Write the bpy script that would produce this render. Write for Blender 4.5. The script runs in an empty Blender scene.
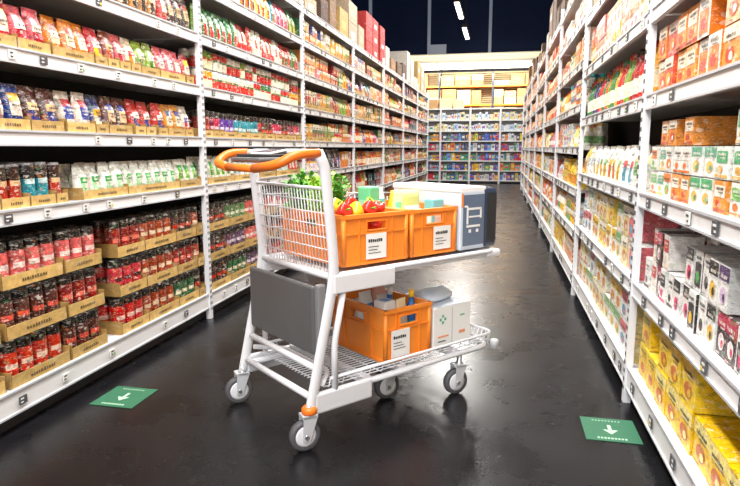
import bpy, math, random
from mathutils import Vector, Matrix
random.seed(11)
R=random.random
def lin(c):
    return tuple(((x/255.0)/12.92 if x/255.0<=0.04045 else ((x/255.0+0.055)/1.055)**2.4) for x in c[:3])
sc=bpy.context.scene
sc.view_settings.view_transform='Standard'

# ------------------------------------------------------------------ materials
def mat(name,c,rough=.5,metal=0,noise=0,nscale=20,bump=0,emit=0,spec=.5,trans=0):
    m=bpy.data.materials.new(name); m.use_nodes=True
    nt=m.node_tree; b=nt.nodes['Principled BSDF']
    col=lin(c)+(1,)
    b.inputs['Base Color'].default_value=col
    b.inputs['Roughness'].default_value=rough
    b.inputs['Metallic'].default_value=metal
    b.inputs['Specular IOR Level'].default_value=spec
    b.inputs['Transmission Weight'].default_value=trans
    tc=nt.nodes.new('ShaderNodeTexCoord')
    nz=nt.nodes.new('ShaderNodeTexNoise'); nz.inputs['Scale'].default_value=nscale; nz.inputs['Detail'].default_value=4
    nt.links.new(tc.outputs['Object'],nz.inputs['Vector'])
    if noise:
        mx=nt.nodes.new('ShaderNodeMix'); mx.data_type='RGBA'; mx.blend_type='MIX'
        mx.inputs[6].default_value=tuple(x*(1-noise) for x in col[:3])+(1,)
        mx.inputs[7].default_value=tuple(min(1,x*(1+noise)) for x in col[:3])+(1,)
        nt.links.new(nz.outputs['Fac'],mx.inputs[0]); nt.links.new(mx.outputs[2],b.inputs['Base Color'])
    if bump:
        bp=nt.nodes.new('ShaderNodeBump'); bp.inputs['Strength'].default_value=bump; bp.inputs['Distance'].default_value=.01
        nt.links.new(nz.outputs['Fac'],bp.inputs['Height']); nt.links.new(bp.outputs['Normal'],b.inputs['Normal'])
    if emit:
        b.inputs['Emission Color'].default_value=col; b.inputs['Emission Strength'].default_value=emit
    return m
def printmat(name,rough=.4,amt=.5,scale=60,tone=.45,sat=1.0):
    m=bpy.data.materials.new(name); m.use_nodes=True
    nt=m.node_tree; b=nt.nodes['Principled BSDF']; b.inputs['Roughness'].default_value=rough
    at=nt.nodes.new('ShaderNodeAttribute'); at.attribute_name='Col'
    tc=nt.nodes.new('ShaderNodeTexCoord')
    cur=at.outputs['Color']
    nz=nt.nodes.new('ShaderNodeTexNoise'); nz.inputs['Scale'].default_value=38; nz.inputs['Detail'].default_value=3
    nt.links.new(tc.outputs['Object'],nz.inputs['Vector'])
    mr=nt.nodes.new('ShaderNodeMapRange'); mr.inputs[1].default_value=.35; mr.inputs[2].default_value=.65
    mr.inputs[3].default_value=1-tone; mr.inputs[4].default_value=1+tone*.35
    nt.links.new(nz.outputs['Fac'],mr.inputs[0])
    hs=nt.nodes.new('ShaderNodeHueSaturation'); hs.inputs['Saturation'].default_value=sat
    nt.links.new(cur,hs.inputs['Color']); nt.links.new(mr.outputs[0],hs.inputs['Value'])
    cur=hs.outputs['Color']
    for (scl,asp,th,am) in ((scale,1.6,.8,amt),(scale*2.6,2.6,.76,amt*.8)):
        mp=nt.nodes.new('ShaderNodeMapping'); mp.inputs['Scale'].default_value=(1,1,asp)
        vo=nt.nodes.new('ShaderNodeTexVoronoi'); vo.inputs['Scale'].default_value=scl
        nt.links.new(tc.outputs['Object'],mp.inputs['Vector']); nt.links.new(mp.outputs['Vector'],vo.inputs['Vector'])
        sp=nt.nodes.new('ShaderNodeSeparateColor'); nt.links.new(vo.outputs['Color'],sp.inputs['Color'])
        g=nt.nodes.new('ShaderNodeMath'); g.operation='GREATER_THAN'; g.inputs[1].default_value=th
        nt.links.new(sp.outputs[0],g.inputs[0])
        g2=nt.nodes.new('ShaderNodeMath'); g2.operation='MULTIPLY'; g2.inputs[1].default_value=am
        nt.links.new(g.outputs[0],g2.inputs[0])
        rp=nt.nodes.new('ShaderNodeValToRGB'); rp.color_ramp.interpolation='CONSTANT'
        e=rp.color_ramp.elements; e[0].color=(.03,.02,.02,1); e[1].color=(.9,.87,.78,1); e[1].position=.45
        n=e.new(.8); n.color=(.7,.22,.03,1); n=e.new(.9); n.color=(.1,.35,.12,1)
        nt.links.new(sp.outputs[1],rp.inputs['Fac'])
        mx=nt.nodes.new('ShaderNodeMix'); mx.data_type='RGBA'
        nt.links.new(g2.outputs[0],mx.inputs[0]); nt.links.new(cur,mx.inputs[6]); nt.links.new(rp.outputs['Color'],mx.inputs[7])
        cur=mx.outputs[2]
    nt.links.new(cur,b.inputs['Base Color'])
    return m

M_white=mat('white_powdercoat',(216,217,221),.35,noise=.04)
M_shelf=mat('shelf_white',(218,217,216),.4,noise=.06,nscale=4)
M_dark=mat('shelf_back_dark',(20,18,18),.7,noise=.2)
M_rail=mat('rail_grey',(184,186,190),.3,noise=.05)
M_slot=mat('slot_dark',(50,50,52),.6)
M_tag=mat('tag_dark',(76,75,78),.4,noise=.1)
M_tagw=mat('tag_white',(214,214,210),.5)
M_tagg=mat('tag_green',(120,170,90),.5)
M_tagy=mat('tag_yellow',(225,195,90),.5)
M_orange=mat('orange_plastic',(238,136,40),.4,noise=.08)
M_orange2=mat('orange_handle',(234,114,30),.35,noise=.05)
M_grey=mat('grey_plastic',(88,88,89),.5,noise=.08)
M_black=mat('black_rubber',(38,38,40),.6)
M_tyre=mat('wheel_tyre',(80,80,84),.6,noise=.1)
M_steel=mat('steel',(170,170,175),.3,metal=.8)
M_lwhite=mat('label_white',(230,230,227),.5)
M_green=mat('sign_green',(40,98,70),.5,noise=.15,nscale=30)
M_signw=mat('sign_white',(165,195,172),.5)
M_leaf=mat('leaf_green',(90,160,45),.5,noise=.5,nscale=30)
M_red=mat('pepper_red',(200,45,30),.25,noise=.2)
M_yel=mat('pepper_yellow',(240,190,40),.25,noise=.1)
M_mint=mat('mint_carton',(110,200,145),.5,noise=.05)
M_teal=mat('teal_pack',(60,160,170),.4)
M_blue=mat('blue_pack',(60,120,190),.3)
M_slate=mat('slate_blue',(42,54,72),.25,noise=.08)
M_pale=mat('pale_blue',(200,211,222),.45,noise=.05)
M_mid=mat('mid_blue_grey',(96,112,134),.25,noise=.15,nscale=6)
M_screen=mat('screen',(48,60,82),.15)
M_print=printmat('printed_packaging',.4,.32,60,.2,1.05)
M_foil=printmat('printed_foil',.28,.42,62,.4,1.12)
M_card=printmat('printed_card',.7,.08,30,.2)
M_endp=printmat('printed_bottles',.4,.4,24,.3,1.1)

# ------------------------------------------------------------------ mesh builder
class B:
    def __init__(s): s.v=[];s.f=[];s.m=[];s.mats=[];s.c=[];s.sm=[]
    def mi(s,m):
        if m not in s.mats: s.mats.append(m)
        return s.mats.index(m)
    def face(s,idx,m=None,c=None,sm=False):
        s.f.append(idx); s.m.append(s.mi(m) if m else 0); s.c.append(c); s.sm.append(sm)
    def box(s,x0,x1,y0,y1,z0,z1,m=None,c=None,M=None,bev=0):
        if bev:
            return s.rbox(x0,x1,y0,y1,z0,z1,m,bev,M,c)
        b=len(s.v)
        pts=[Vector(p) for p in ((x0,y0,z0),(x1,y0,z0),(x1,y1,z0),(x0,y1,z0),(x0,y0,z1),(x1,y0,z1),(x1,y1,z1),(x0,y1,z1))]
        if M: pts=[M@p for p in pts]
        s.v+= [tuple(p) for p in pts]
        for q in ((3,2,1,0),(4,5,6,7),(0,1,5,4),(1,2,6,5),(2,3,7,6),(3,0,4,7)):
            s.face([b+i for i in q],m,c)
    def rbox(s,x0,x1,y0,y1,z0,z1,m,r,M=None,c=None):
        import bmesh
        bm=bmesh.new(); bmesh.ops.create_cube(bm,size=1)
        for v in bm.verts:
            v.co=Vector((x0+(v.co.x+.5)*(x1-x0),y0+(v.co.y+.5)*(y1-y0),z0+(v.co.z+.5)*(z1-z0)))
        bmesh.ops.bevel(bm,geom=bm.edges[:],offset=r,segments=2,affect='EDGES',profile=.5)
        b=len(s.v); bm.verts.index_update()
        for v in bm.verts: s.v.append(tuple(M@v.co if M else v.co))
        for f in bm.faces: s.face([b+v.index for v in f.verts],m,c)
        bm.free()
    def tube(s,pts,r,m,n=10,fil=.03,closed=False,flat=1,up=None):
        P=[Vector(p) for p in pts]
        if fil and len(P)>2:
            Q=[] if closed else [P[0]]
            rng=range(len(P)) if closed else range(1,len(P)-1)
            for i in rng:
                a,b_,c_=P[i-1],P[i],P[(i+1)%len(P)]
                d1=(a-b_);d2=(c_-b_)
                k=min(fil,d1.length*.45,d2.length*.45)
                p1=b_+d1.normalized()*k;p2=b_+d2.normalized()*k
                for j in range(6):
                    t=j/5; Q.append(p1*(1-t)**2+b_*2*t*(1-t)+p2*t*t)
            if not closed: Q.append(P[-1])
            P=Q
        L=len(P); base=len(s.v)
        nrm=None
        for i in range(L):
            if closed: d=(P[(i+1)%L]-P[i-1]).normalized()
            else: d=(P[min(i+1,L-1)]-P[max(i-1,0)]).normalized()
            if nrm is None:
                nrm=Vector(up) if up else d.orthogonal()
            nrm=(nrm-d*nrm.dot(d)).normalized()
            bn=d.cross(nrm)
            for k in range(n):
                a=2*math.pi*k/n
                s.v.append(tuple(P[i]+nrm*math.cos(a)*r+bn*math.sin(a)*r*flat))
        for i in range(L if closed else L-1):
            j=(i+1)%L
            for k in range(n):
                k2=(k+1)%n
                s.face([base+i*n+k,base+i*n+k2,base+j*n+k2,base+j*n+k],m,None,True)
        if not closed:
            s.face([base+k for k in range(n)][::-1],m); s.face([base+(L-1)*n+k for k in range(n)],m)
    def lathe(s,prof,m,M=None,n=20,mats=None,lobes=0,lamp=0):
        base=len(s.v)
        for (r,z) in prof:
            for k in range(n):
                a=2*math.pi*k/n
                rr=r*(1+lamp*math.cos(lobes*a)) if lobes else r
                p=Vector((rr*math.cos(a),rr*math.sin(a),z))
                s.v.append(tuple(M@p if M else p))
        for i in range(len(prof)-1):
            for k in range(n):
                k2=(k+1)%n
                s.face([base+i*n+k,base+i*n+k2,base+(i+1)*n+k2,base+(i+1)*n+k],mats[i] if mats else m,None,True)
        s.face([base+k for k in range(n)][::-1],mats[0] if mats else m)
        s.face([base+(len(prof)-1)*n+k for k in range(n)],mats[-1] if mats else m)
    def obj(s,name,parent=None,M=None):
        me=bpy.data.meshes.new(name)
        me.from_pydata(s.v,[],s.f)
        for m in s.mats: me.materials.append(m)
        me.polygons.foreach_set('material_index',s.m)
        me.polygons.foreach_set('use_smooth',s.sm)
        if any(c is not None for c in s.c):
            ca=me.color_attributes.new('Col','FLOAT_COLOR','CORNER')
            buf=[]
            for f,c in zip(s.f,s.c):
                c=c or (.5,.5,.5)
                buf+= [c[0],c[1],c[2],1.0]*len(f)
            ca.data.foreach_set('color',buf)
        me.update()
        o=bpy.data.objects.new(name,me); bpy.context.collection.objects.link(o)
        if parent: o.parent=parent
        if M: o.matrix_local=M
        return o
def empty(name,M=None):
    o=bpy.data.objects.new(name,None); bpy.context.collection.objects.link(o)
    if M: o.matrix_world=M
    return o

# ------------------------------------------------------------------ room
def floor_mat():
    m=bpy.data.materials.new('polished_dark_floor'); m.use_nodes=True
    nt=m.node_tree; b=nt.nodes['Principled BSDF']
    tc=nt.nodes.new('ShaderNodeTexCoord')
    n1=nt.nodes.new('ShaderNodeTexNoise'); n1.inputs['Scale'].default_value=2.5; n1.inputs['Detail'].default_value=8; n1.inputs['Roughness'].default_value=.6
    n2=nt.nodes.new('ShaderNodeTexNoise'); n2.inputs['Scale'].default_value=80; n2.inputs['Detail'].default_value=4
    for n in (n1,n2): nt.links.new(tc.outputs['Object'],n.inputs['Vector'])
    r=nt.nodes.new('ShaderNodeValToRGB'); e=r.color_ramp.elements
    e[0].position=.3; e[0].color=lin((12,12,14))+(1,); e[1].position=.75; e[1].color=lin((26,25,28))+(1,)
    nt.links.new(n1.outputs['Fac'],r.inputs['Fac']); nt.links.new(r.outputs['Color'],b.inputs['Base Color'])
    r2=nt.nodes.new('ShaderNodeMapRange'); r2.inputs[1].default_value=.3; r2.inputs[2].default_value=.7; r2.inputs[3].default_value=.22; r2.inputs[4].default_value=.34
    nt.links.new(n1.outputs['Fac'],r2.inputs[0]); nt.links.new(r2.outputs[0],b.inputs['Roughness'])
    b.inputs['Specular IOR Level'].default_value=.36
    bp=nt.nodes.new('ShaderNodeBump'); bp.inputs['Strength'].default_value=.22; bp.inputs['Distance'].default_value=.003
    nt.links.new(n2.outputs['Fac'],bp.inputs['Height']); nt.links.new(bp.outputs['Normal'],b.inputs['Normal'])
    return m
def simple(name,x0,x1,y0,y1,z0,z1,m):
    b=B(); b.box(x0,x1,y0,y1,z0,z1,m); return b.obj(name)
simple('floor',-6,5,-4,22.2,-.1,0,floor_mat())
M_ceil=mat('ceiling_dark',(16,17,24),.8,noise=.3,nscale=2)
M_wallb=mat('wall_navy',(20,25,44),.6,noise=.2,nscale=1)
simple('ceiling',-6,5,-4,22.2,6.5,6.6,M_ceil)
simple('wall_back',-6,5,22,22.2,0,6.5,M_wallb)
simple('wall_left',-6.1,-6,-4,22.2,0,6.5,M_ceil)
simple('wall_right',5,5.1,-4,22.2,0,6.5,M_ceil)
b=B(); M_glass=mat('night_glass',(30,40,70),.15,noise=.3,nscale=1,emit=.15)
M_mul=mat('mullion',(160,172,190),.5,emit=.3)
b.box(-5.9,4.9,21.9,21.99,4.2,6.4,M_glass)
for x in (-4.66,-2.56,-.46,1.64,3.74): b.box(x-.05,x+.05,21.8,21.95,4.15,6.45,M_mul)
b.box(-5.9,4.9,21.82,21.95,4.22,4.28,M_mul)
b.box(-2.5,-1.95,21.8,21.88,4.3,4.72,M_mul)
b.obj('window_1')
b=B(); M_beam=mat('beam_cream',(225,218,200),.5,noise=.05)
b.box(-5.9,4.9,20.6,20.9,3.92,4.16,M_beam); b.box(-5.9,4.9,20.5,21.0,3.86,3.92,M_beam); b.box(-5.9,4.9,20.5,21.0,4.16,4.2,M_beam)
for x in (-5,-2.9,.95,3): b.box(x-.08,x+.08,20.65,20.85,0,3.88,M_beam)
b.obj('steel_beam')
b=B(); M_slat=mat('tan_slats',(205,182,140),.6,noise=.2,nscale=3); M_sf=mat('shutter_frame',(90,80,70),.6)
for i in range(54): b.box(-5.9,4.9,21.85,21.9,.005+i*.07,.055+i*.07,M_slat)
b.obj('roller_shutter')
# storage rack with cartons in the bright back room
b=B()
for z in (.1,.95,1.8,2.62,3.25): b.box(-5.4,4.4,21.25,21.7,z-.05,z,M_orange)
for x in (-5.4,-4,-2.1,-.3,1.5,3,4.4): b.box(x-.03,x+.03,21.22,21.72,0,3.7,M_slate)
b.obj('storage_rack')

# ------------------------------------------------------------------ shelving
XL,XR=-1.9,.6
SIDE={'L':(XL,1),'R':(XR,-1)}
LZ=[.173,.905,1.22,1.545,1.87,2.19,2.5]
RZ=[.17,.56,.96,1.37,1.72,2.1,2.5]
LP=[3.66+2.1*(i-2) for i in range(9)]
RP=[2.80+2.07*i-2.07*2 for i in range(10)]
def levels(side,bay):
    if side=='L':
        return LZ if bay<3 else [.173,.54]+LZ[1:]
    return RZ if bay<3 else [.17,.5,.83,1.16,1.49,1.82,2.15,2.5]
for side,posts in (('L',LP),('R',RP)):
    tags=B()
    xf,fx=SIDE[side]; b=B(); dep=.48
    def X(t): return xf-fx*t
    def bx(y0,y1,t0,t1,z0,z1,m,b=b): 
        a,c=sorted((X(t0),X(t1))); b.box(a,c,y0,y1,z0,z1,m)
    bx(posts[0],posts[-1],dep,dep+.02,0,2.6,M_dark)
    bx(posts[0],posts[-1],.05,dep,0,.07,M_slot)
    for i in range(len(posts)-1):
        y0,y1=posts[i],posts[i+1]
        for k,z in enumerate(levels(side,i)):
            h=.1 if k==0 else .062
            bx(y0+.02,y1-.02,.012,dep,z-.025,z,M_shelf)
            bx(y0+.02,y1-.02,0,.012,z-h,z+.003,M_shelf)
            bx(y0+.02,y1-.02,-.006,0,z-h,z-h+.008,M_rail)
            bx(y0+.02,y1-.02,-.006,0,z-.006,z+.003,M_rail)
            y=y0+.1+R()*.1
            while y<y1-.15:
                if R()<.85:
                    w=.042 if side=='R' else .04; hh=.04 if side=='R' else .034; zc=z-h*.5-hh/2
                    a,c=sorted((X(-.004),X(-.009)))
                    q=R()
                    dk=(side=='R' and q<.75) or q<.35
                    tags.box(a,c,y,y+w,zc,zc+hh,M_tag if dk else M_tagw)
                    a,c=sorted((X(-.009),X(-.010)))
                    l2=w*(.4+.4*R()); mm=M_tagw if dk else M_slot
                    tags.box(a,c,y+.005,y+l2,zc+hh*.62,zc+hh*.8,mm)
                    tags.box(a,c,y+.005,y+w*.45,zc+hh*.2,zc+hh*.36,mm)
                    if R()<.3: tags.box(a,c,y+w*.6,y+w-.003,zc+hh*.1,zc+hh*.45,M_tagg if R()<.5 else M_tagy)
                y+=.14+R()*.22
    for y in posts:
        bx(y-.018,y+.018,-.012,.02,0,2.6,M_white)
        if y<9:
            z=.06
            while z<2.55:
                for dy in (-.008,.008):
                    bx(y+dy-.003,y+dy+.003,-.0135,-.012,z,z+.018,M_slot)
                z+=.04
    bx(posts[-1]+.02,posts[-1]+.05,0,dep,0,2.6,M_shelf)
    b.obj('gondola_shelving'); tags.obj('shelf_price_tags')

# ------------------------------------------------------------------ products
K={sd:{k:B() for k in ('jar','can','pouch','box','tray','bottle')} for sd in 'LR'}
kraft=lin((196,160,92)); kraft2=lin((160,126,66)); black=lin((22,20,20)); whitec=lin((228,224,214))
def C(*a): return lin(a)
def sh(c,k): return tuple(min(1,x*k) for x in c)
def loc(side,y,t,z):
    xf,fx=SIDE[side]; return (xf-fx*t,y,z)
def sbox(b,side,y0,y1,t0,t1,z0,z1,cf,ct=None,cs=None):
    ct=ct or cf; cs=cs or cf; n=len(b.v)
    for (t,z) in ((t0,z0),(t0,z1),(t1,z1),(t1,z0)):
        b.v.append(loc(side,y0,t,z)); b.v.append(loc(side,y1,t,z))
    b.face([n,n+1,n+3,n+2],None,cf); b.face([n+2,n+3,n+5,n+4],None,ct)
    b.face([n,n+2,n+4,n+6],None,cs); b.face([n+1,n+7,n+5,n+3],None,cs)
def decal(b,side,y0,y1,z0,z1,t,c):
    n=len(b.v)
    for (y,z) in ((y0,z0),(y1,z0),(y1,z1),(y0,z1)): b.v.append(loc(side,y,t,z))
    b.face([n,n+1,n+2,n+3],None,c)
def oval(b,side,yc,zc,ry,rz,t,c,n=10):
    m=len(b.v)
    for k in range(n): a=2*math.pi*k/n; b.v.append(loc(side,yc+ry*math.cos(a),t,zc+rz*math.sin(a)))
    b.face([m+k for k in range(n)],None,c)
def text(b,side,y0,y1,z,h,t,c):
    y=y0
    while y<y1:
        w=h*(.35+.5*R()); decal(b,side,y,min(y+w,y1),z,z+h*(.7+.3*R()),t,c); y+=w+h*.3
def it_box(side,y,t,z,w,d,h,p,near,style):
    b=K[side]['box']; c1,c2,c3=p; g=.002
    y0,y1=y-w/2+g,y+w/2-g
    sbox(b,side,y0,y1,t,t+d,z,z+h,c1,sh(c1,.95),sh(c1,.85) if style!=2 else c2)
    e=t-.0012; yc=(y0+y1)/2
    if style==0:
        decal(b,side,y0+.08*w,y1-.08*w,z+.5*h,z+.86*h,e,c2); decal(b,side,y0,y1,z+.05*h,z+.14*h,e,c3)
        oval(b,side,yc+.1*w,z+.3*h,.2*w,.12*h,e,c3)
    elif style==1:
        decal(b,side,y0,y1,z+.66*h,z+.98*h,e,c2); oval(b,side,yc,z+.34*h,.28*w,.2*h,e,c3); oval(b,side,yc-.1*w,z+.3*h,.12*w,.1*h,e-.0006,c2)
    else:
        decal(b,side,y0+.12*w,y1-.12*w,z+.1*h,z+.7*h,e,c2); oval(b,side,yc,z+.34*h,.22*w,.16*h,e-.0006,c3)
    if near:
        dk=black if sum(c2 if style<2 else c1)>1 else whitec
        zz=z+h*(.72 if style<2 else .8)
        text(b,side,y0+.18*w,y1-.2*w,zz,.09*h,e-.0012,dk)
        text(b,side,y0+.2*w,y0+.6*w,zz-.09*h,.045*h,e-.0012,dk)
        text(b,side,y0+.5*w,y1-.1*w,z+.05*h,.04*h,e-.0012,dk)
def cyl(b,side,y,t,r,segs,n):
    base=len(b.v)
    for (z,rr,c) in segs:
        for k in range(n):
            a=2*math.pi*k/n
            b.v.append(loc(side,y+rr*math.sin(a),t+r-rr*math.cos(a),z))
    for i in range(len(segs)-1):
        for k in range(n):
            k2=(k+1)%n
            col=segs[i][2]
            if isinstance(col,list):
                col=col[1] if k in (n-2,n-1,0,1) else col[0]
            b.face([base+i*n+k,base+i*n+k2,base+(i+1)*n+k2,base+(i+1)*n+k],None,col,True)
    b.face([base+(len(segs)-1)*n+k for k in range(n)],None,segs[-1][2] if not isinstance(segs[-1][2],list) else segs[-1][2][0])
def it_can(side,y,t,z,w,d,h,p,near,style):
    r=w/2-.002; c1,c2,c3=p; s=C(150,150,152)
    cyl(K[side]['can'],side,y,t,r,[(z,r*.94,s),(z+.03*h,r,c2),(z+.12*h,r,c2),(z+.5*h,r,[c2,c3]),(z+.62*h,r,c1),(z+.78*h,r,c1),(z+.94*h,r,s),(z+.96*h,r*.94,s),(z+h,r*.94,sh(s,.8))],14 if near else 8)
def it_jar(side,y,t,z,w,d,h,p,near,style):
    r=w/2-.002; c1,c2,c3=p
    cyl(K[side]['jar'],side,y,t,r,[(z,r*.9,c1),(z+.05*h,r,c1),(z+.1*h,r,c2),(z+.28*h,r,[c2,c3]),(z+.42*h,r,c2),(z+.54*h,r,c2),(z+.74*h,r,c1),(z+.78*h,r*.93,c1),(z+.82*h,r*.97,black),(z+.98*h,r*.97,black),(z+h,r*.9,sh(black,1.5))],14 if near else 8)
def it_bottle(side,y,t,z,w,d,h,p,near,style):
    r=w/2-.003; c1,c2,c3=p
    cyl(K[side]['bottle'],side,y,t,r,[(z,r,c1),(z+.15*h,r,[c2,c2]),(z+.45*h,r,c1),(z+.58*h,r*.9,c1),(z+.74*h,r*.4,c1),(z+.88*h,r*.4,c3),(z+h,r*.4,c3)],10 if near else 6)
def it_pouch(side,y,t,z,w,d,h,p,near,style):
    b=K[side]['pouch']; c1,c2,c3=p
    lv=[(0,.9,.9),(.1,1,1),(.3,1,1),(.45,1,.95),(.62,.98,.8),(.8,.95,.42),(.92,.96,.1),(1,.97,.04)]
    tl=(R()-.5)*.25*d; tw=(R()-.5)*.16
    base=len(b.v); cy=t+d/2
    for (fz,fw,fd) in lv:
        ww=w*.97*fw/2; dd=d*fd/2*(1+.12*(R()-.5))
        for (a,q) in ((-1,0),(-.6,-1),(0,-1.12),(.6,-1),(1,0),(.6,1),(-.6,1)):
            b.v.append(loc(side,y+a*ww+tw*h*fz*.2,cy+q*dd+tl*fz+tw*a*ww*.6,z+fz*h))
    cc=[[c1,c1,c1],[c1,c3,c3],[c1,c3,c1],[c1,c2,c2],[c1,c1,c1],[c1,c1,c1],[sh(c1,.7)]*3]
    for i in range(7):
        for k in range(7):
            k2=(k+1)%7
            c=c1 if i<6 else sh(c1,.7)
            if k in (1,2):
                c=cc[i][k] if style else (c2 if i in (2,3) else (c3 if i==4 else c))
            b.face([base+i*7+k,base+i*7+k2,base+(i+1)*7+k2,base+(i+1)*7+k],None,c)
    if near:
        e=cy-d*.56-.003
        dk=black if sum(c2)>1 else whitec
        text(b,side,y-.26*w,y+.26*w,z+h*.5,.06*h,e+.002,dk)
        text(b,side,y-.2*w,y+.1*w,z+h*.42,.035*h,e,dk)
FN={'box':it_box,'can':it_can,'jar':it_jar,'pouch':it_pouch,'bottle':it_bottle}
def fill(side,y0,y1,z,kind,pal,w,h,d,stack=1,tray=0,nd=2,gmin=3,gmax=5,off=.025,skip=.03,mix=.25):
    y=y0+.03; last=None
    while y+w<y1-.02:
        n=random.randint(gmin,gmax); n=min(n,int((y1-.02-y)/w))
        if n<1: break
        p=random.choice(pal)
        if p is last: p=random.choice(pal)
        last=p; st=random.randint(0,2); near=(y<7)
        tot=n*w
        for L in range(stack):
            pp=p if R()>mix else random.choice(pal)
            hh=h+(.045 if tray==2 else .0)
            zz=z+.001+L*(hh+.004)
            if tray:
                tb=K[side]['tray']; lip=.055 if tray==2 else .045
                kk=.8+.35*R()
                sbox(tb,side,y,y+tot,off-.014,off-.010,zz,zz+lip,sh(kraft,kk),kraft2)
                sbox(tb,side,y-.001,y+.002,off-.014,off+nd*d,zz,zz+lip*1.3,kraft2)
                sbox(tb,side,y+tot-.002,y+tot+.001,off-.014,off+nd*d,zz,zz+lip*1.3,kraft2)
                if near:
                    text(tb,side,y+tot*.3,y+tot*.72,zz+lip*.35,lip*.28,off-.0155,sh(kraft2,.4))
            for j in range(n):
                gap=(stack>1 and L==stack-1 and R()<skip)
                for k in range(nd):
                    if gap and k==0: continue
                    base=zz+(.006 if tray else 0)
                    if tray==2: base=zz+.03
                    jt=R()*(.006 if kind!='box' else .012)
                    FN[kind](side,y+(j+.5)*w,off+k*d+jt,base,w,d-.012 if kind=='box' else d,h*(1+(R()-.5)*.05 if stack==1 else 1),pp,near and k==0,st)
        y+=tot+.004+(.03*R() if R()<.3 else 0)

pal_redjar=[(C(60,24,20),C(190,60,60),C(235,200,190)),(C(40,18,16),C(205,84,90),C(70,20,24)),(C(50,20,14),C(140,40,38),C(230,130,115)),(C(34,16,14),C(214,112,110),C(236,214,206)),(C(30,16,14),C(84,40,34),C(215,100,90)),(C(40,20,18),C(200,70,60),C(240,210,190))]
pal_grnjar=[(C(30,24,20),C(50,96,60),C(215,210,180)),(C(30,22,20),C(90,56,84),C(215,195,210)),(C(34,20,16),C(160,70,46),C(230,200,170)),(C(24,24,22),C(90,125,80),C(220,220,190)),(C(24,20,18),C(70,46,40),C(200,80,70))]
pal_cans=[(C(24,26,28),C(30,140,155),C(200,225,225)),(C(30,20,24),C(130,36,66),C(220,175,185)),(C(36,24,50),C(94,62,146),C(210,200,230)),(C(40,18,16),C(165,48,36),C(225,185,145)),(C(20,24,24),C(60,64,76),C(190,190,190)),(C(30,30,40),C(190,60,90),C(235,215,220))]
pal_wg=[(C(226,228,218),C(60,155,84),C(170,215,170)),(C(229,230,226),C(40,150,140),C(200,230,218)),(C(224,224,210),C(100,165,60),C(80,160,90))]
pal_navy=[(C(44,52,104),C(225,160,60),C(228,215,185)),(C(40,60,120),C(230,215,200),C(225,170,60)),(C(214,202,188),C(70,80,150),C(190,50,60)),(C(44,44,94),C(228,212,198),C(200,60,56)),(C(205,140,66),C(236,222,198),C(60,60,120)),(C(84,40,34),C(215,180,140),C(48,56,120)),(C(190,50,46),C(235,215,200),C(60,70,130))]
pal_pink=[(C(200,60,60),C(236,205,185),C(228,140,55)),(C(215,108,116),C(240,222,212),C(180,42,60)),(C(220,128,54),C(240,222,190),C(170,54,32)),(C(140,165,70),C(235,230,200),C(84,120,44)),(C(120,52,40),C(228,186,146),C(215,90,64)),(C(226,206,180),C(200,60,66),C(230,150,60)),(C(190,44,60),C(232,212,192),C(240,190,70))]
pal_dark=[(C(92,46,36),C(205,165,125),C(185,54,42)),(C(52,34,30),C(220,186,148),C(165,44,42)),(C(170,46,46),C(235,215,200),C(70,34,30)),(C(110,92,60),C(225,212,175),C(70,96,46)),(C(170,120,60),C(230,215,185),C(60,40,34))]
pal_gr=[(C(40,112,60),C(235,225,200),C(200,44,44)),(C(194,46,44),C(236,226,206),C(50,115,62)),(C(228,220,202),C(190,44,44),C(44,115,62)),(C(112,146,50),C(236,232,192),C(200,64,32)),(C(225,160,50),C(240,225,190),C(190,50,40))]
pal_warm=[(C(214,62,42),C(240,218,182),C(235,175,55)),(C(236,182,55),C(244,232,200),C(194,54,32)),(C(232,218,196),C(220,120,54),C(60,90,150)),(C(200,120,60),C(240,220,190),C(120,54,34)),(C(58,120,66),C(232,222,192),C(225,175,55)),(C(170,44,52),C(236,221,201),C(220,145,65)),(C(232,146,54),C(240,228,206),C(195,66,44)),(C(176,154,122),C(235,227,210),C(120,76,50)),(C(60,80,140),C(228,218,203),C(225,140,55)),(C(110,60,120),C(230,215,225),C(235,190,80)),(C(50,140,150),C(230,230,215),C(220,110,50)),(C(230,120,140),C(245,230,230),C(180,50,80))]
pal_yel=[(C(244,205,58),C(236,176,50),C(248,230,156)),(C(246,211,72),C(242,196,62),C(214,120,54)),(C(242,196,52),C(248,230,144),C(205,110,56))]
pal_tile=[(C(233,232,229),C(44,42,50),C(222,66,112)),(C(233,232,229),C(64,56,66),C(96,170,96)),(C(232,232,228),C(40,38,42),C(230,186,76)),(C(234,230,225),C(200,70,66),C(238,220,196)),(C(230,230,227),C(92,66,112),C(220,196,220)),(C(232,231,228),C(235,233,228),C(60,56,60)),(C(60,40,46),C(190,60,90),C(235,225,225))]
pal_tea=[(C(230,234,226),C(78,165,112),C(232,172,86)),(C(233,231,223),C(228,130,64),C(126,178,96)),(C(231,233,223),C(116,178,96),C(224,118,64)),(C(230,148,72),C(240,228,210),C(200,76,44)),(C(233,231,225),C(226,222,214),C(230,120,56)),(C(234,233,229),C(96,168,136),C(235,195,96))]
pal_or=[(C(236,142,66),C(242,222,195),C(210,64,44)),(C(236,180,132),C(243,231,216),C(220,92,54)),(C(233,225,214),C(234,124,58),C(214,72,70)),(C(220,92,70),C(242,222,203),C(236,172,80)),(C(236,184,66),C(243,231,208),C(214,92,44)),(C(238,222,200),C(236,160,80),C(200,70,60)),(C(228,110,110),C(242,220,205),C(236,150,70))]
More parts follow.
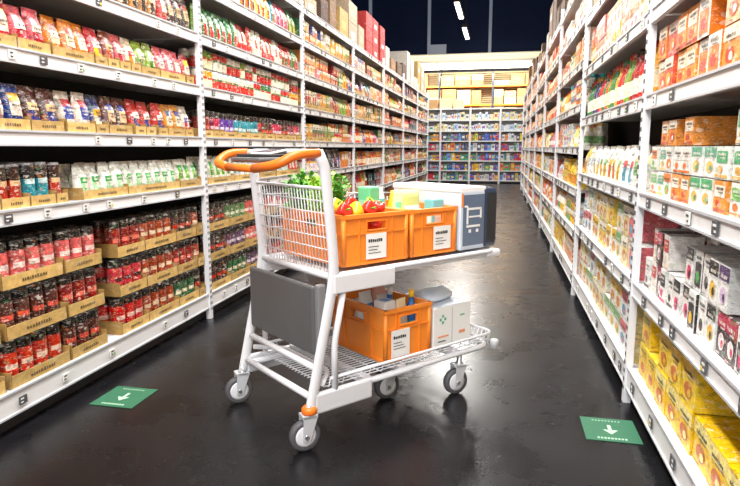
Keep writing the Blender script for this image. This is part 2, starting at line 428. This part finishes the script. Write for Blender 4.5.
pal_yw=[(C(235,231,214),C(236,188,60),C(214,112,54)),(C(238,204,90),C(243,236,212),C(214,124,50)),(C(233,233,228),C(186,197,208),C(235,188,70)),(C(230,212,152),C(243,236,220),C(200,120,66)),(C(235,235,231),C(220,112,120),C(92,158,184)),(C(233,229,218),C(116,170,106),C(228,178,76))]
pal_drk=[(C(44,90,62),C(220,205,175),C(190,60,44)),(C(154,44,46),C(230,212,192),C(44,32,32)),(C(54,62,100),C(224,215,195),C(214,165,66)),(C(194,92,44),C(234,216,186),C(54,44,34))]

def L_bay(i): return LP[i],LP[i+1]
for i in (0,1):
    y0,y1=L_bay(i)
    ym=2.68 if i==1 else y1
    fill('L',y0,ym,LZ[0],'jar',pal_redjar,.086,.158,.088,3,2,2,3,4,skip=.0,mix=.5)
    if i==1: fill('L',ym,y1,LZ[0],'jar',pal_grnjar+pal_redjar[:3],.082,.158,.085,3,2,2,2,4,skip=.0,mix=.6)
    yc=2.45 if i==1 else y1
    fill('L',y0,yc,LZ[1],'can',pal_cans,.074,.175,.075,1,1,3,1,2)
    if i==1: fill('L',yc,y1,LZ[1],'pouch',pal_wg,.088,.165,.07,1,1,2,4,6)
    fill('L',y0,y1,LZ[2],'pouch',pal_navy,.098,.18,.075,1,1,3,1,2)
    fill('L',y0,y1,LZ[3],'pouch',pal_pink,.092,.175,.075,1,1,3,1,3)
    fill('L',y0,y1,LZ[4],'pouch',pal_dark,.085,.18,.07,1,0,3,1,3)
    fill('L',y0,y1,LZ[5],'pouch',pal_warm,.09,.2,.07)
y0,y1=L_bay(2)
fill('L',y0,y1,LZ[0],'jar',pal_redjar+pal_grnjar,.085,.158,.085,3,2,2,2,4,mix=.6)
fill('L',y0,y1,LZ[1],'pouch',pal_wg+pal_pink[:1],.09,.18,.07,1,1,2,3,5)
fill('L',y0,y1,LZ[2],'jar',pal_redjar+pal_cans,.075,.17,.08,1,1,2,1,3)
fill('L',y0,y1,LZ[3],'can',pal_gr,.075,.12,.08,2,0,2,1,3)
fill('L',y0,y1,LZ[4],'pouch',pal_gr,.09,.2,.07,gmin=1,gmax=3)
fill('L',y0,y1,LZ[5],'pouch',pal_gr+pal_warm,.1,.2,.07,gmin=1,gmax=3)
def rnd_row(side,y0,y1,z,hgap,pals):
    ya=y0
    while ya<y1-.3:
        yb=min(y1,ya+.5+R()*.9)
        if y1-yb<.3: yb=y1
        k=random.choice(['box','box','pouch','can','box','bottle'])
        pal=random.choice(pals); w=random.choice([.07,.09,.11,.13])
        if k in('can','bottle'): w=.075
        h=hgap-.09-R()*.07; st=1
        if k in('box','can') and h>.2: st=2; h=h/2
        if h>.34: st=2; h/=2
        fill(side,ya,yb,z,k,pal,w,h,.09 if k!='box' else .16,st,1 if (R()<.2 and st==1 and side=='L') else 0,2,1,4,skip=.15,mix=.3)
        ya=yb-.03
for i in range(3,len(LP)-1):
    y0,y1=L_bay(i); lv=levels('L',i)
    for k,z in enumerate(lv[:-1]):
        rnd_row('L',y0,y1,z,lv[k+1]-z,[pal_warm,pal_warm,pal_gr,pal_pink,pal_or,pal_cans])
for i in (0,1):
    y0,y1=RP[i],RP[i+1]
    fill('R',y0,y1,RZ[0],'box',pal_yel,.15,.14,.2,2,0,2,3,5,skip=.45)
    fill('R',y0,y1,RZ[1],'box',pal_tile,.08,.13,.13,2,0,3,1,2,skip=.2)
    fill('R',y0,y1,RZ[2],'box',pal_tea,.105,.095,.16,3,0,2,1,2,skip=.3,mix=.5)
    fill('R',y0,y1,RZ[3],'box',pal_or,.12,.125,.14,2,0,2,1,2,skip=.15)
    fill('R',y0,y1,RZ[4],'pouch',pal_or,.13,.24,.09,1,0,2,1,3)
    fill('R',y0,y1,RZ[5],'pouch',pal_or,.13,.26,.09)
y0,y1=RP[2],RP[3]
fill('R',y0,y1,RZ[0],'box',pal_yw,.16,.14,.2,2,0,2,1,3,skip=.3)
fill('R',y0,y1,RZ[1],'box',pal_yw,.14,.15,.2,2,0,2,1,2,skip=.3)
fill('R',y0,y1,RZ[2],'pouch',pal_yw,.14,.2,.09,1,0,3,1,2)
fill('R',y0,y1,RZ[3],'bottle',pal_drk+pal_gr,.08,.25,.08,gmin=1,gmax=3)
fill('R',y0,y1,RZ[4],'box',pal_or,.12,.13,.16,2,gmin=1,gmax=3)
fill('R',y0,y1,RZ[5],'box',pal_or,.12,.14,.16,2,gmin=1,gmax=3)
for i in range(3,len(RP)-1):
    y0,y1=RP[i],RP[i+1]; lv=levels('R',i)
    for k,z in enumerate(lv[:-1]):
        rnd_row('R',y0,y1,z,lv[k+1]-z,[pal_yw,pal_yw,pal_yel,pal_or,pal_or,pal_warm] if k<4 else [pal_warm,pal_or,pal_or,pal_or])
names={'jar':'preserve_jars','can':'food_cans','pouch':'snack_pouches','box':'grocery_boxes','tray':'cardboard_display_trays','bottle':'sauce_bottles'}
for side,posts in (('L',LP),('R',RP)):
    ob=B(); y=posts[2]
    while y<posts[-1]-.4:
        w=.25+R()*.3; h=.14+R()*.2; c=random.choice([sh(kraft,.8),C(140,104,70),C(170,150,125),C(90,66,46),C(200,192,180),C(120,90,60),C(74,48,38)])
        rd=side=='L' and 8.6<y<9.9
        if rd: c=C(175,34,32); h=.2
        for L in range(3 if rd else (2 if R()<.5 else 1)):
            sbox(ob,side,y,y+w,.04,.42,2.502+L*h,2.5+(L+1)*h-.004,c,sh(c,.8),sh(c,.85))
            decal(ob,side,y+w*.25,y+w*.75,2.5+L*h+h*.3,2.5+L*h+h*.6,.0385,sh(c,1.4) if R()<.6 else sh(whitec,.8))
        y+=w+.02+R()*.2
    ob.mats=[M_card]; ob.obj('overstock_cartons')
for sd in 'LR':
    for k,b in K[sd].items():
        if not b.v: continue
        b.mats=[M_foil if k in('pouch','can','jar') else (M_card if k=='tray' else M_print)]
        b.obj(names[k])
b=B(); EX0,EX1,EY=-2.9,.95,20.2
b.box(EX0,EX1,EY+.4,EY+.43,0,2.45,M_shelf)
ez=[.1,.42,.74,1.06,1.38,1.7,2.05,2.42]
for z in ez: b.box(EX0,EX1,EY,EY+.4,z-.03,z,M_shelf); b.box(EX0,EX1,EY-.015,EY,z-.03,z+.005,M_shelf)
x=EX0
while x<=EX1+.01: b.box(x-.03,x+.03,EY-.03,EY,0,2.45,M_shelf); x+=(EX1-EX0)/4
b.obj('gondola_shelving')
b=B(); pcs=[C(60,90,185),C(205,60,74),C(225,225,230),C(240,205,75),C(100,165,220),C(235,145,64),C(130,76,160),C(66,155,104),C(215,210,205),C(60,68,110),C(150,150,165)]
for k,z in enumerate(ez[:-1]):
    x=EX0+.04
    while x<EX1-.15:
        w=.05+R()*.11; h=.16+R()*.1; c=random.choice(pcs if k<5 else [C(235,240,245),C(225,230,235),C(200,215,240),C(240,222,170)])
        b.box(x,x+w,EY+.02,EY+.25,z+.001,z+h,None,c); b.box(x+w*.2,x+w*.8,EY+.018,EY+.02,z+h*.4,z+h*.75,None,random.choice(pcs)); x+=w+.01
b.mats=[M_endp]; b.obj('household_products')
b=B()
tans=[C(190,146,96),C(205,166,112),C(170,124,78),C(220,190,145),C(228,205,165)]
for (z,hm) in ((.101,.8),(.951,.8),(1.801,.76),(2.621,.55),(3.251,.42)):
    x=-5.3
    while x<4.2:
        w=.3+R()*.25; n=random.choice([1,2,2]); h=(hm*(.75+.25*R()))/n
        for L in range(n):
            if R()<.12 and L==n-1: continue
            c=random.choice(tans); b.box(x,x+w,21.3,21.65,z+L*h,z+(L+1)*h-.006,None,c)
            b.box(x+w*.3,x+w*.7,21.298,21.3,z+L*h+h*.35,z+L*h+h*.6,None,sh(c,1.3))
        x+=w+.04
        for q in (-4,-2.1,-.3,1.5,3):
            if x<q-.03<x+.35 or q-.03<=x<q+.04: x=q+.05; break
b.mats=[M_card]; b.obj('cardboard_boxes')
b=B(); x=-2.5
while x<-1.2:
    w=.28+R()*.2; h=.25+R()*.1
    for L in range(random.choice([1,1,2])):
        b.box(x,x+w,EY+.02,EY+.38,2.423+L*h,2.42+h+L*h-.01,None,random.choice(tans))
    x+=w+.06
b.mats=[M_card]; b.obj('cardboard_boxes')

# ------------------------------------------------------------------ lamps
b=B(); M_em=mat('lamp_glow',(255,244,225),.5,emit=9)
M_house=mat('lamp_housing',(60,50,44),.5)
lamps=[]
for y in [-2.5,-.6,1.3,3.2,5.1,7.0,8.9,10.8,12.7,15.3]:
    x=-.94
    b.box(x-.06,x+.06,y-.1,y+1.5,4.02,4.1,M_house); b.box(x-.045,x+.045,y-.05,y+1.45,4.0,4.02,M_em)
    b.box(x-.005,x+.005,y+.2,y+.21,4.1,6.5,M_house); b.box(x-.005,x+.005,y+1.0,y+1.01,4.1,6.5,M_house)
    lamps.append((x,y+.7))
b.obj('pendant_strip_lights')
b=B(); b.box(-4.2,2.2,20.28,20.48,3.7,3.8,mat('lamp_warm',(255,246,222),.5,emit=8))
for x in (-4,-2.1,-.6,.9,2): b.box(x-.01,x+.01,20.37,20.39,3.8,3.9,M_house); b.box(x-.01,x+.01,20.37,20.55,3.88,3.9,M_house)
b.obj('wall_strip_light')
def area(name,loc_,sx,sy,p,col=(1,.975,.945),rot=(0,0,0)):
    l=bpy.data.lights.new(name,'AREA'); l.shape='RECTANGLE'; l.size=sx; l.size_y=sy; l.energy=p; l.color=col
    o=bpy.data.objects.new(name,l); o.location=loc_; o.rotation_euler=rot; bpy.context.collection.objects.link(o); return o
for (x,y) in lamps: area('strip_lamp_light',(x,y,3.97),.3,1.4,80 if y<9 else (86 if y<15 else 170))
for y in (-1.5,1,3.5): area('ceiling_lamp_light',(-.1,y,3.7),.8,1.4,72)
area('soffit_and_fill_light',(-1,20.25,3.68),5,.12,260,(1,.94,.8),(math.radians(40),0,0))
area('soffit_and_fill_light',(-1,19.2,3.9),4,.2,120,(1,.97,.9),(math.radians(20),0,0))  # fill light added to brighten the aisle end, has no fixture
area('rear_fill_light',(-.8,-3.2,2.6),3.5,1.6,150,(1,.99,.98),(math.radians(75),0,0))  # unseen fill light added behind the camera, aimed down the aisle
w=bpy.data.worlds.new('world'); sc.world=w; w.use_nodes=True
w.node_tree.nodes['Background'].inputs[0].default_value=(.9,.95,1,1); w.node_tree.nodes['Background'].inputs[1].default_value=.4

# ------------------------------------------------------------------ floor signs
for (x0,x1,y0,y1) in ((.375,.588,2.375,2.585),(-1.785,-1.57,2.25,2.465)):
    b=B(); b.box(x0,x1,y0,y1,.0005,.003,M_green)
    cx=(x0+x1)/2; cy=(y0+y1)/2; z0,z1=.003,.0036
    b.box(cx-.007,cx+.007,cy-.01,cy+.04,z0,z1,M_signw)
    n=len(b.v); b.v+=[(cx-.03,cy-.005,z1),(cx+.03,cy-.005,z1),(cx,cy-.045,z1)]; b.face([n,n+1,n+2],M_signw)
    x=cx-.06
    while x<cx+.05:
        b.box(x,x+.008,y0+.018,y0+.03,z0,z1,M_signw); b.box(x,x+.006,y1-.03,y1-.022,z0,z1,M_signw); x+=.013
    b.obj('floor_direction_sign')

# ------------------------------------------------------------------ shopping cart
ang=math.atan2(.771,.636)
CM=Matrix.Translation((-.681,2.071,0))@Matrix.Rotation(ang,4,'Z')
cart=empty('shopping_cart',CM)
W=.56
b=B()
for w_ in (0,W):
    b.tube([(.0,w_,.135),(.015,w_,.2),(.125,w_,.68),(.085,w_,1.08),(.055,w_,1.135)],.0225,M_white,14,.08,flat=.62,up=(1,0,0))
    b.tube([(.17,w_,.63),(.12,w_,.4),(.12,w_,.2)],.013,M_white,10,.04)
for w_ in (0,W):
    b.box(.02,.30,w_-.014,w_+.014,.135,.218,M_white,bev=.008)
b.tube([(.02,.02,.195),(1.06,.02,.195),(1.06,W-.04,.195),(.02,W-.04,.195)],.014,M_white,10,.07)
b.tube([(.1,.0,.262),(1.07,.0,.262),(1.07,W-.02,.262),(.1,W-.02,.262)],.0065,M_white,8,.06)
for s_ in (.3,.5,.83): b.box(s_-.02,s_+.02,.02,W-.04,.185,.212,M_white)
for z,s_ in ((.2,.02),(.31,.045),(.66,.12)): b.tube([(s_,0,z),(s_,W,z)],.0135,M_white,10,0)
b.tube([(.06,0,.25),(.16,0.1,.25),(.16,W-.1,.25),(.06,W,.25)],.011,M_white,8,.05)
b.box(.12,1.07,.0,W-.03,.642,.664,M_white,bev=.008)
b.tube([(.14,.0,.668),(1.07,.0,.668),(1.07,W-.03,.668),(.14,W-.03,.668)],.011,M_white,10,.07)
for w_ in (-.008,W-.02): b.box(.11,.415,w_-.012,w_+.016,.598,.672,M_white,bev=.006)
b.box(1.0,1.10,-.005,W-.02,.635,.672,M_white,bev=.012)
b.obj('frame',cart)
b=B()
def wp(w_,z): return (.125-(z-.68)*.1,w_,z)
for i in range(23):
    w_=.03+i*(W-.06)/22; b.tube([wp(w_,.67),wp(w_,1.0)],.0023,M_white,6,0)
for i in range(8):
    z=.67+i*.047; b.tube([wp(.01,z),wp(W-.01,z)],.0026,M_white,6,0)
b.tube([wp(0,1.0),wp(W,1.0)],.006,M_white,8,0)
w_=W-.03
for i in range(5):
    z=.72+i*.05; b.tube([(.13,w_,z+.03),(.9,w_,z)],.0026,M_white,6,0)
for k in range(26): b.tube([(.14+k*.03,w_,.67),(.14+k*.03,w_,.95-.002*k)],.0022,M_white,5,0)
for i in range(22):
    w_=.02+i*(W-.06)/21; b.tube([(.08,w_,.226),(1.05,w_,.226),(1.065,w_,.262)],.0023,M_white,6,0)
for k in range(15):
    s_=.1+k*.067; b.tube([(s_,.0,.262),(s_,.012,.222),(s_,W-.035,.222),(s_,W-.02,.262)],.0025,M_white,6,.01)
b.obj('wire_basket',cart)
b=B(); b.box(-.012,.012,.025,W-.02,.36,.632,M_grey,bev=.01)
po=b.obj('rear_panel',cart); po.matrix_local=Matrix.Translation((.05,0,0))
b=B(); b.box(-.008,.03,.0,.028,.37,.64,mat('panel_edge',(120,120,122),.5),bev=.008); e_=b.obj('panel_edge',cart); e_.matrix_local=Matrix.Translation((.055,0,0))
b=B()
b.tube([(.06,.0,1.13),(-.03,.0,1.13),(-.10,.03,1.09),(-.115,.17,1.075)],.0175,M_orange2,12,.05)
b.tube([(.06,W,1.13),(-.03,W,1.13),(-.10,W-.03,1.09),(-.115,W-.17,1.075)],.0175,M_orange2,12,.05)
b.tube([(-.115,.165,1.075),(-.115,W-.165,1.075)],.015,M_orange2,12,0)
b.tube([(.06,-.002,1.125),(.06,.05,1.135),(.06,W-.05,1.135),(.06,W+.002,1.125)],.012,M_white,10,.03)
b.box(-.10,.05,.16,.4,1.095,1.115,M_grey,bev=.009)
b.box(-.08,.045,.175,.385,1.113,1.127,M_black,bev=.004)
TS=Matrix.Translation((.01,.28,1.135))@Matrix.Rotation(math.radians(-10),4,'Y')
b.box(-.045,.045,-.075,.075,-.004,.004,M_lwhite,M=TS,bev=.003)
b.box(-.038,.038,-.065,.065,.004,.0052,M_screen,M=TS)
b.obj('handle',cart)
def caster(name,s_,w_,yaw,orange,top):
    b=B(); r=.062
    Mr=Matrix.Rotation(math.radians(90),4,'X')
    T=Matrix.Translation((s_,w_,r))@Matrix.Rotation(yaw,4,'Z')@Matrix.Translation((-.02,0,0))
    TM=T@Mr
    b.lathe([(.036,-.014),(.05,-.016),(.059,-.014),(r,-.007),(r,.007),(.059,.014),(.05,.016),(.036,.014)],M_tyre,TM,28)
    b.lathe([(.008,-.019),(.034,-.0165),(.042,-.0155),(.042,.0155),(.034,.0165),(.008,.019)],M_white,TM,24)
    b.lathe([(.009,-.03),(.009,.03)],M_steel,TM,10)
    for sgn in (-1,1):
        base=len(b.v); y=.023*sgn
        prof=[(-.014,-.016),(.014,-.016),(.044,.072),(.036,.082),(-.012,.082)]
        for dy in (0,.003*sgn):
            for (x,z) in prof: b.v.append(tuple(T@Vector((x,y+dy,z))))
        b.face([base+i for i in range(5)],M_rail); b.face([base+5+i for i in range(5)][::-1],M_rail)
        for i in range(5): b.face([base+i,base+(i+1)%5,base+5+(i+1)%5,base+5+i],M_rail)
    b.box(-.014,.046,-.026,.026,.072,.084,M_rail,M=T)
    TC=Matrix.Translation((s_,w_,0))
    b.lathe([(.02,.144),(.02,.15),(.013,.152),(.013,top)],M_steel,TC,14)
    if orange: b.lathe([(.028,.148),(.03,.152),(.03,.166),(.024,.174)],M_orange2,TC,20)
    b.obj(name,cart)
a0=math.radians(-12)
caster('caster_1',.0,0,a0,True,.18); caster('caster_2',.0,W,a0,False,.18)
caster('caster_3',.85,.02,a0,False,.195); caster('caster_4',.85,W-.04,a0,False,.195); caster('caster_5',.56,.18,a0,False,.195)
b=B(); 
for w_ in (-.004,W-.03): b.lathe([(.016,.185),(.021,.19),(.021,.22),(.016,.225)],M_rail,Matrix.Translation((1.07,w_,0)),16)
b.box(.44,.6,.14,.22,.17,.186,M_black,bev=.004)
b.obj('bumpers',cart)

# ------------------------------------------------------------------ crates
def crate(s0,s1,w0,w1,z0,h,label):
    cx,cy=(s0+s1)/2,(w0+w1)/2; L=(s1-s0)/2; D=(w1-w0)/2
    b=B(); t=.007; m=M_orange
    b.box(-L+.012,L-.012,-D+.012,D-.012,0,.008,m)
    hz0,hz1=h*.68,h*.84; hw=.05
    def wall(M,half):
        b.box(-half+.01,half-.01,-t,0,.0,hz0,m,M=M); b.box(-half+.01,half-.01,-t,0,hz1,h,m,M=M)
        b.box(-half+.01,-hw,-t,0,hz0,hz1,m,M=M); b.box(hw,half-.01,-t,0,hz0,hz1,m,M=M)
        b.box(-half,half,0,.010,h-.016,h,m,M=M); b.box(-half+.006,half-.006,0,.006,h*.6,h*.6+.007,m,M=M); b.box(-half+.006,half-.006,0,.006,.0,.012,m,M=M)
        for x in (-half+.008,-half*.5,half*.5,half-.014): b.box(x,x+.006,0,.006,.01,h-.014,m,M=M)
        for (x0,x1,za,zb) in ((-hw-.006,hw+.006,hz1,hz1+.005),(-hw-.006,hw+.006,hz0-.005,hz0),(-hw-.006,-hw,hz0,hz1),(hw,hw+.006,hz0,hz1)): b.box(x0,x1,0,.007,za,zb,m,M=M)
    for k in range(4):
        half=L if k%2==0 else D; off=D if k%2==0 else L
        A=Matrix.Rotation(math.radians(180+90*k),4,'Z')@Matrix.Translation((0,off-.01,0))
        wall(A,half-.002)
    for sx in (-1,1):
        for sy in (-1,1):
            b.lathe([(.010,0),(.010,h)],m,Matrix.Translation((sx*(L-.012),sy*(D-.012),0)),12)
    y=-D+.01-.0065; lx=label; lw=.052
    b.box(lx-lw,lx+lw,y-.003,y,.02,h*.6,M_lwhite)
    zt=h*.5
    x=lx-lw*.8
    while x<lx+lw*.6:
        ww=.006+.004*R(); b.box(x,x+ww,y-.0042,y-.003,zt-.014,zt-.014+.010+.004*R(),M_slot); x+=ww+.003
    for i in range(3):
        z=zt-.034-i*.013; b.box(lx-lw*.8,lx-lw*.8+lw*(.7+.7*R()),y-.0042,y-.003,z,z+.003,M_tag)
    return b.obj('plastic_crate',None,CM@Matrix.Translation((cx,cy,z0)))
crate(.185,.535,.03,.50,.685,.205,-.005)
crate(.545,.83,.03,.50,.685,.205,.045)
crate(.41,.69,.04,.44,.232,.235,-.05)
def at(s_,w_,z_,rz=0): return CM@Matrix.Translation((s_,w_,z_))@Matrix.Rotation(rz,4,'Z')
b=B()
b.box(0,.17,0,.47,0,.275,M_pale,bev=.006); b.box(-.004,.17,.0,.474,.265,.29,M_lwhite,bev=.005)
b.box(-.0015,.0,.01,.46,.02,.26,M_pale)
b.box(.0,.155,-.003,.0,.012,.266,M_pale); b.box(.012,.155,-.0045,-.003,.02,.255,M_mid); b.box(.0,.012,-.005,-.003,.2,.262,M_orange)
b.box(.15,.25,-.008,.478,-.0,.283,M_slate,bev=.02)
b.box(.17,.235,-.0095,-.0075,.03,.255,M_black)
for (x0,x1,za,zb) in ((.035,.045,.12,.20),(.035,.125,.105,.115),(.045,.135,.185,.195),(.05,.13,.15,.157),(.125,.135,.145,.195),(.02,.04,.198,.206),(.05,.065,.08,.095),(.10,.115,.08,.095)): b.box(x0,x1,-.0065,-.0045,za,zb,M_lwhite)
b.obj('insulated_box',None,at(.842,.025,.684))
b=B(); b.box(0,.25,0,.3,0,.195,M_lwhite,bev=.004)
b.box(.12,.125,-.0012,-.0002,.01,.185,M_rail)
MG=mat('print_green',(90,165,130),.5); MO=mat('print_orange',(225,150,110),.5)
for (x,z) in ((.04,.13),(.055,.115),(.055,.145),(.07,.13)): b.box(x,x+.012,-.0015,-.0002,z,z+.012,MG)
b.box(.175,.205,-.0015,-.0002,.135,.142,MG); b.box(.03,.1,-.0015,-.0002,.05,.058,MO); b.box(.03,.08,-.0015,-.0002,.03,.034,M_slot)
b.box(.17,.21,-.0015,-.0002,.05,.065,MO)
b.box(-.0012,0,.08,.22,.07,.12,MG); b.box(.02,.23,.0,.3,.1951,.196,M_pale)
b.obj('printed_carton',None,at(.705,.05,.232))

def bottle(name,s_,w_,z_,r,h,m,cap,lab=None,tilt=0):
    b=B(); ms=[m,m,lab or m,m,m,m,cap,cap,cap]
    b.lathe([(r*.9,0),(r,.01),(r,h*.2),(r,h*.5),(r,h*.62),(r*.4,h*.8),(r*.36,h*.88),(r*.42,h*.885),(r*.42,h)],m,None,20,mats=ms)
    b.obj(name,None,at(s_,w_,z_)@Matrix.Rotation(tilt,4,'Y'))
def packet(name,s_,w_,z_,sx,sy,sz,m,rz=0,tilt=0,m2=None):
    b=B(); b.box(-sx/2,sx/2,-sy/2,sy/2,0,sz,m,bev=.006)
    if m2: b.box(-sx*.35,sx*.35,-sy/2-.0012,-sy/2,sz*.35,sz*.8,m2); b.box(-sx/2-.0012,-sx/2,-sy*.35,sy*.35,sz*.35,sz*.8,m2); b.box(-sx*.3,sx*.3,-sy*.3,sy*.3,sz,sz+.001,m2)
    b.obj(name,None,at(s_,w_,z_,rz)@Matrix.Rotation(tilt,4,'Y'))
def bag(name,s_,w_,z_,sx,sy,sz,m,rz=0,m2=None):
    b=B(); rings=[]
    for (fz,fw,fd) in ((0,.85,.8),(.15,1,1),(.5,1,1),(.8,.92,.5),(.93,.9,.12),(1,.95,.06)):
        base=len(b.v); rings.append(base)
        for k in range(12):
            a=2*math.pi*k/12
            ca,sa=math.cos(a),math.sin(a)
            b.v.append((sx/2*fw*math.copysign(abs(ca)**.6,ca),sy/2*fd*math.copysign(abs(sa)**.6,sa)+.004*(R()-.5),sz*fz))
    for i in range(5):
        for k in range(12):
            k2=(k+1)%12; b.face([rings[i]+k,rings[i]+k2,rings[i+1]+k2,rings[i+1]+k],(m2 or m) if (i in(1,2) and 6<k<11) else m,None,True)
    b.face([rings[0]+k for k in range(12)][::-1],m); b.face([rings[-1]+k for k in range(12)],m)
    b.obj(name,None,at(s_,w_,z_,rz))
def pepper(s_,w_,z_,r,m,rx=0):
    b=B(); b.lathe([(r*.3,-r*.9),(r*.7,-r*.8),(r*.9,-r*.2),(r,r*.35),(r*.85,r*.8),(r*.4,r*.85),(r*.1,r*.7)],m,None,24,lobes=4,lamp=.08)
    b.tube([(0,0,r*.7),(0,0,r*1.0),(r*.2,0,r*1.25)],r*.12,M_leaf,8,.01)
    b.obj('bell_pepper',None,at(s_,w_,z_)@Matrix.Rotation(rx,4,'X'))
for (s_,w_,r,m,rx,z) in ((.23,.085,.032,M_red,1.2,.90),(.29,.08,.032,M_yel,-.9,.90),(.24,.155,.033,M_yel,.8,.91),(.36,.09,.034,M_red,1.3,.90),(.31,.15,.032,M_red,1.2,.915),(.42,.1,.03,M_red,.4,.9)): pepper(s_,w_,z,r,m,rx)
for (s_,w_,z) in ((.25,.09,.835),(.33,.1,.83),(.29,.16,.84),(.40,.1,.83)): pepper(s_,w_,z,.032,M_red,.5)
def leafy(name,s_,w_,z_,n,h,spread,m,lw=.022):
    b=B()
    for i in range(n):
        a=R()*2*math.pi; tl=R()*spread; hh=h*(.6+.5*R())
        top=Vector((math.cos(a)*tl,math.sin(a)*tl,hh)); mid=top*.5+Vector((0,0,hh*.15))
        b.tube([(math.cos(a)*.01,math.sin(a)*.01,0),tuple(mid),tuple(top)],.0022,m,5,.02)
        for q in range(5):
            f=.5+.14*q; c=mid.lerp(top,(f-.5)*2) if f<1 else top
            a2=R()*6.28; d=Vector((math.cos(a2),math.sin(a2),.2+R()*.7))*lw*(.8+.8*R()); sd=d.cross(Vector((0,0,1))).normalized()*lw*.6
            base=len(b.v); 
            for p in (c,c+d*.4+sd,c+d*.8+sd*.7+Vector((0,0,.004)),c+d*1.2,c+d*.8-sd*.7+Vector((0,0,.004)),c+d*.4-sd): b.v.append(tuple(p))
            b.face([base+k for k in range(6)],m)
    b.obj(name,None,at(s_,w_,z_))
M_leafl=mat('leaf_light',(150,200,64),.5,noise=.4)
leafy('leafy_greens',.25,.42,.70,90,.31,.08,M_leaf,.017)
leafy('leafy_greens',.25,.29,.70,80,.31,.07,M_leafl,.018)
leafy('leafy_greens',.38,.36,.70,70,.31,.09,M_leaf,.018)
leafy('leafy_greens',.44,.16,.74,30,.18,.04,M_leafl,.015)
packet('juice_carton',.48,.24,.697,.07,.07,.285,M_mint,.2,0,mat('mint_light',(160,220,180),.5))
bag('food_packet',.62,.12,.697,.12,.06,.255,mat('lime_pack',(190,205,120),.4),.1,M_lwhite)
bag('food_packet',.70,.24,.697,.15,.07,.26,mat('lemon_pack',(230,222,160),.4),-.2,M_mint)
bag('food_packet',.62,.36,.697,.12,.09,.27,M_lwhite,.3,M_teal)
packet('food_packet',.765,.12,.697,.07,.06,.225,mat('light_teal',(120,190,195),.4),.0,0,M_lwhite)
bag('food_packet',.76,.38,.697,.09,.1,.25,M_yel,.2,M_lwhite)
packet('milk_carton',.475,.12,.243,.07,.07,.25,M_lwhite,.1,0,M_blue)
bag('food_packet',.48,.27,.243,.09,.1,.26,M_lwhite,.2,M_blue)
bottle('water_bottle',.57,.2,.243,.033,.28,M_blue,M_lwhite,M_lwhite)
bottle('water_bottle',.64,.13,.243,.033,.27,M_blue,M_yel,M_teal)
bag('food_packet',.62,.34,.243,.09,.1,.27,mat('pink_pack',(225,170,150),.4),.2,M_lwhite)
bag('food_packet',.55,.10,.243,.07,.05,.25,mat('cream_pack',(235,215,170),.4),.2,M_lwhite)
bag('bread_bag',.84,.2,.429,.2,.16,.05,M_pale,.2)

# ------------------------------------------------------------------ camera
cam=bpy.data.cameras.new('camera'); cam.lens=36*600/740; cam.sensor_width=36; cam.clip_end=100
co=bpy.data.objects.new('camera',cam); bpy.context.collection.objects.link(co)
co.location=(0,0,1.15)
f=Vector((-.2067,.9658,-.1564))
co.rotation_euler=f.to_track_quat('-Z','Y').to_euler()
sc.camera=co
